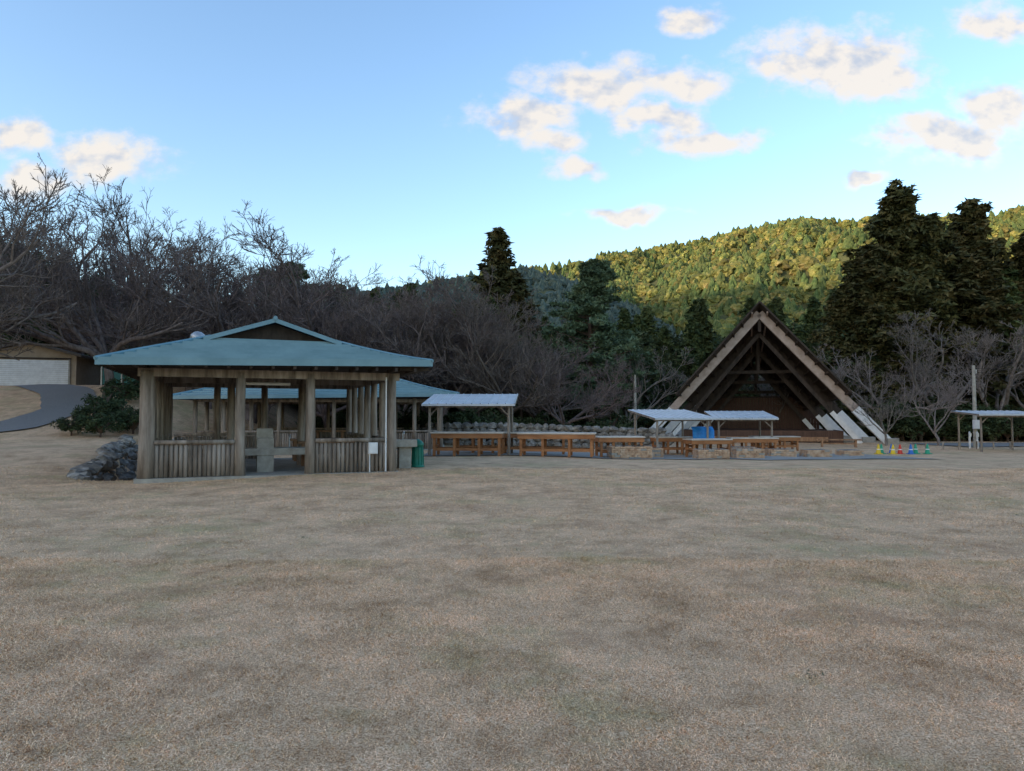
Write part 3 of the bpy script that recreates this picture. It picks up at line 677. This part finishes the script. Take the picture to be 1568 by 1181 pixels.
sh.box((0,.02,.75),(2.3,.03,1.2),M_tealw); sh.box((0,.8,2.12),(3.0,2.2,.1),M_broof,Matrix.Rotation(R(6),3,'X')); sh.obj('storage_shed')
# ------------------------------------------------------------ sun, sky, clouds
EL=10
el=R(EL); sd=Vector((-.85*math.cos(el),-.527*math.cos(el),math.sin(el))).normalized()
l=bpy.data.lights.new('sun','SUN'); l.energy=4.7; l.angle=R(.5); l.color=(1,.79,.54)
lo=bpy.data.objects.new('sun',l); sc.collection.objects.link(lo); lo.rotation_euler=sd.to_track_quat('Z','Y').to_euler()
w=bpy.data.worlds.new('World'); sc.world=w; w.use_nodes=True; nt=w.node_tree; N=nt.nodes;L=nt.links; bg_=N['Background']
sky=N.new('ShaderNodeTexSky'); sky.sky_type='NISHITA'; sky.sun_disc=False; sky.sun_elevation=R(EL); sky.sun_rotation=R(238.2); sky.air_density=1.0; sky.dust_density=1.5; sky.ozone_density=1.5; sky.altitude=200
STR=.47
tc=N.new('ShaderNodeTexCoord'); sep=N.new('ShaderNodeSeparateXYZ'); L.new(tc.outputs['Generated'],sep.inputs[0])
def math_(op,a,b=None,clamp=False):
    n=N.new('ShaderNodeMath'); n.operation=op; n.use_clamp=clamp
    for i,v in enumerate((a,b)):
        if v is None: continue
        if isinstance(v,(int,float)): n.inputs[i].default_value=v
        else: L.new(v,n.inputs[i])
    return n.outputs[0]
yc=math_('MAXIMUM',sep.outputs[1],.05)
u=math_('DIVIDE',sep.outputs[0],yc); v=math_('DIVIDE',sep.outputs[2],yc)
cb=N.new('ShaderNodeCombineXYZ'); L.new(u,cb.inputs[0]); L.new(v,cb.inputs[1])
def noise(vec,s,d,r,off=(0,0,0),st=(1,1,1)):
    mp=N.new('ShaderNodeMapping'); mp.inputs['Location'].default_value=off; mp.inputs['Scale'].default_value=st; L.new(vec,mp.inputs[0])
    n=N.new('ShaderNodeTexNoise'); n.inputs['Scale'].default_value=s; n.inputs['Detail'].default_value=d; n.inputs['Roughness'].default_value=r; L.new(mp.outputs[0],n.inputs[0]); return n
wn=noise(cb.outputs[0],9,3,.6); vm=N.new('ShaderNodeVectorMath'); vm.operation='SUBTRACT'; L.new(wn.outputs['Color'],vm.inputs[0]); vm.inputs[1].default_value=(.5,.5,.5)
v2=N.new('ShaderNodeVectorMath'); v2.operation='SCALE'; L.new(vm.outputs[0],v2.inputs[0]); v2.inputs['Scale'].default_value=.08
v3=N.new('ShaderNodeVectorMath'); v3.operation='ADD'; L.new(cb.outputs[0],v3.inputs[0]); L.new(v2.outputs[0],v3.inputs[1])
cl=[(155,228,105,44),(15,200,60,34),(915,118,125,48),(800,175,90,36),(860,215,65,24),(885,250,55,18),(1060,115,70,38),(1010,165,85,32),(1080,205,100,28),(1290,80,155,62),(1350,120,95,46),(1065,12,60,30),(1460,208,130,46),(1535,165,80,52),(1545,22,80,36),(965,318,80,14),(1330,268,38,12),(30,275,60,36)]
f=None
for (a,b,c,d) in cl:
    s=N.new('ShaderNodeVectorMath'); s.operation='MULTIPLY_ADD'; L.new(v3.outputs[0],s.inputs[0]); s.inputs[1].default_value=(1090/c,1090/d,0); s.inputs[2].default_value=(-(a-784)/c,-(635-b)/d,0)
    ln=N.new('ShaderNodeVectorMath'); ln.operation='LENGTH'; L.new(s.outputs[0],ln.inputs[0])
    q=ln.outputs['Value']; f=q if f is None else math_('MINIMUM',f,q)
f=math_('SUBTRACT',1,f)
n1=noise(cb.outputs[0],14,7,.6,st=(1,1.4,1)); n2=noise(cb.outputs[0],14,3,.6,off=(.012,-.02,0),st=(1,1.4,1))
den=math_('ADD',math_('MULTIPLY',f,1.2),math_('MULTIPLY',math_('SUBTRACT',n1.outputs[0],.48),2.4))
mr=N.new('ShaderNodeMapRange'); mr.interpolation_type='SMOOTHSTEP'; mr.inputs[1].default_value=-.15; mr.inputs[2].default_value=.80; L.new(den,mr.inputs[0])
msk=math_('MULTIPLY',mr.outputs[0],math_('GREATER_THAN',sep.outputs[1],.06)); 
mf=N.new('ShaderNodeMapRange'); mf.inputs[1].default_value=-.8; mf.inputs[2].default_value=-.1; L.new(f,mf.inputs[0])
msk=math_('MULTIPLY',msk,mf.outputs[0]); msk=math_('MULTIPLY',msk,.94)
shd=math_('ADD',math_('MULTIPLY',math_('SUBTRACT',n1.outputs[0],n2.outputs[0]),3.2),.70,True)
cr=N.new('ShaderNodeValToRGB'); L.new(shd,cr.inputs[0]); e=cr.color_ramp.elements
e[0].position=.1;e[0].color=(.60,.65,.75,1); e[1].position=.75;e[1].color=(.96,.89,.81,1)
sc1=N.new('ShaderNodeVectorMath'); sc1.operation='SCALE'; L.new(cr.outputs[0],sc1.inputs[0]); sc1.inputs['Scale'].default_value=1/STR
hs=N.new('ShaderNodeHueSaturation'); hs.inputs['Saturation'].default_value=1.10; hs.inputs['Hue'].default_value=.505; L.new(sky.outputs[0],hs.inputs['Color'])
mx=N.new('ShaderNodeMix'); mx.data_type='RGBA'; mx.clamp_result=False; L.new(msk,mx.inputs[0]); L.new(hs.outputs[0],mx.inputs[6]); L.new(sc1.outputs[0],mx.inputs[7])
L.new(mx.outputs[2],bg_.inputs[0]); bg_.inputs[1].default_value=STR
# ------------------------------------------------------------ camera
cam=bpy.data.cameras.new('camera'); co=bpy.data.objects.new('camera',cam); sc.collection.objects.link(co)
co.location=(0,0,1.6); co.rotation_euler=(R(90+2.36),0,0); cam.lens=25.03; cam.sensor_width=36; cam.clip_end=8000; sc.camera=co
sc.view_settings.view_transform='Standard'; sc.view_settings.look='None'; sc.view_settings.exposure=0
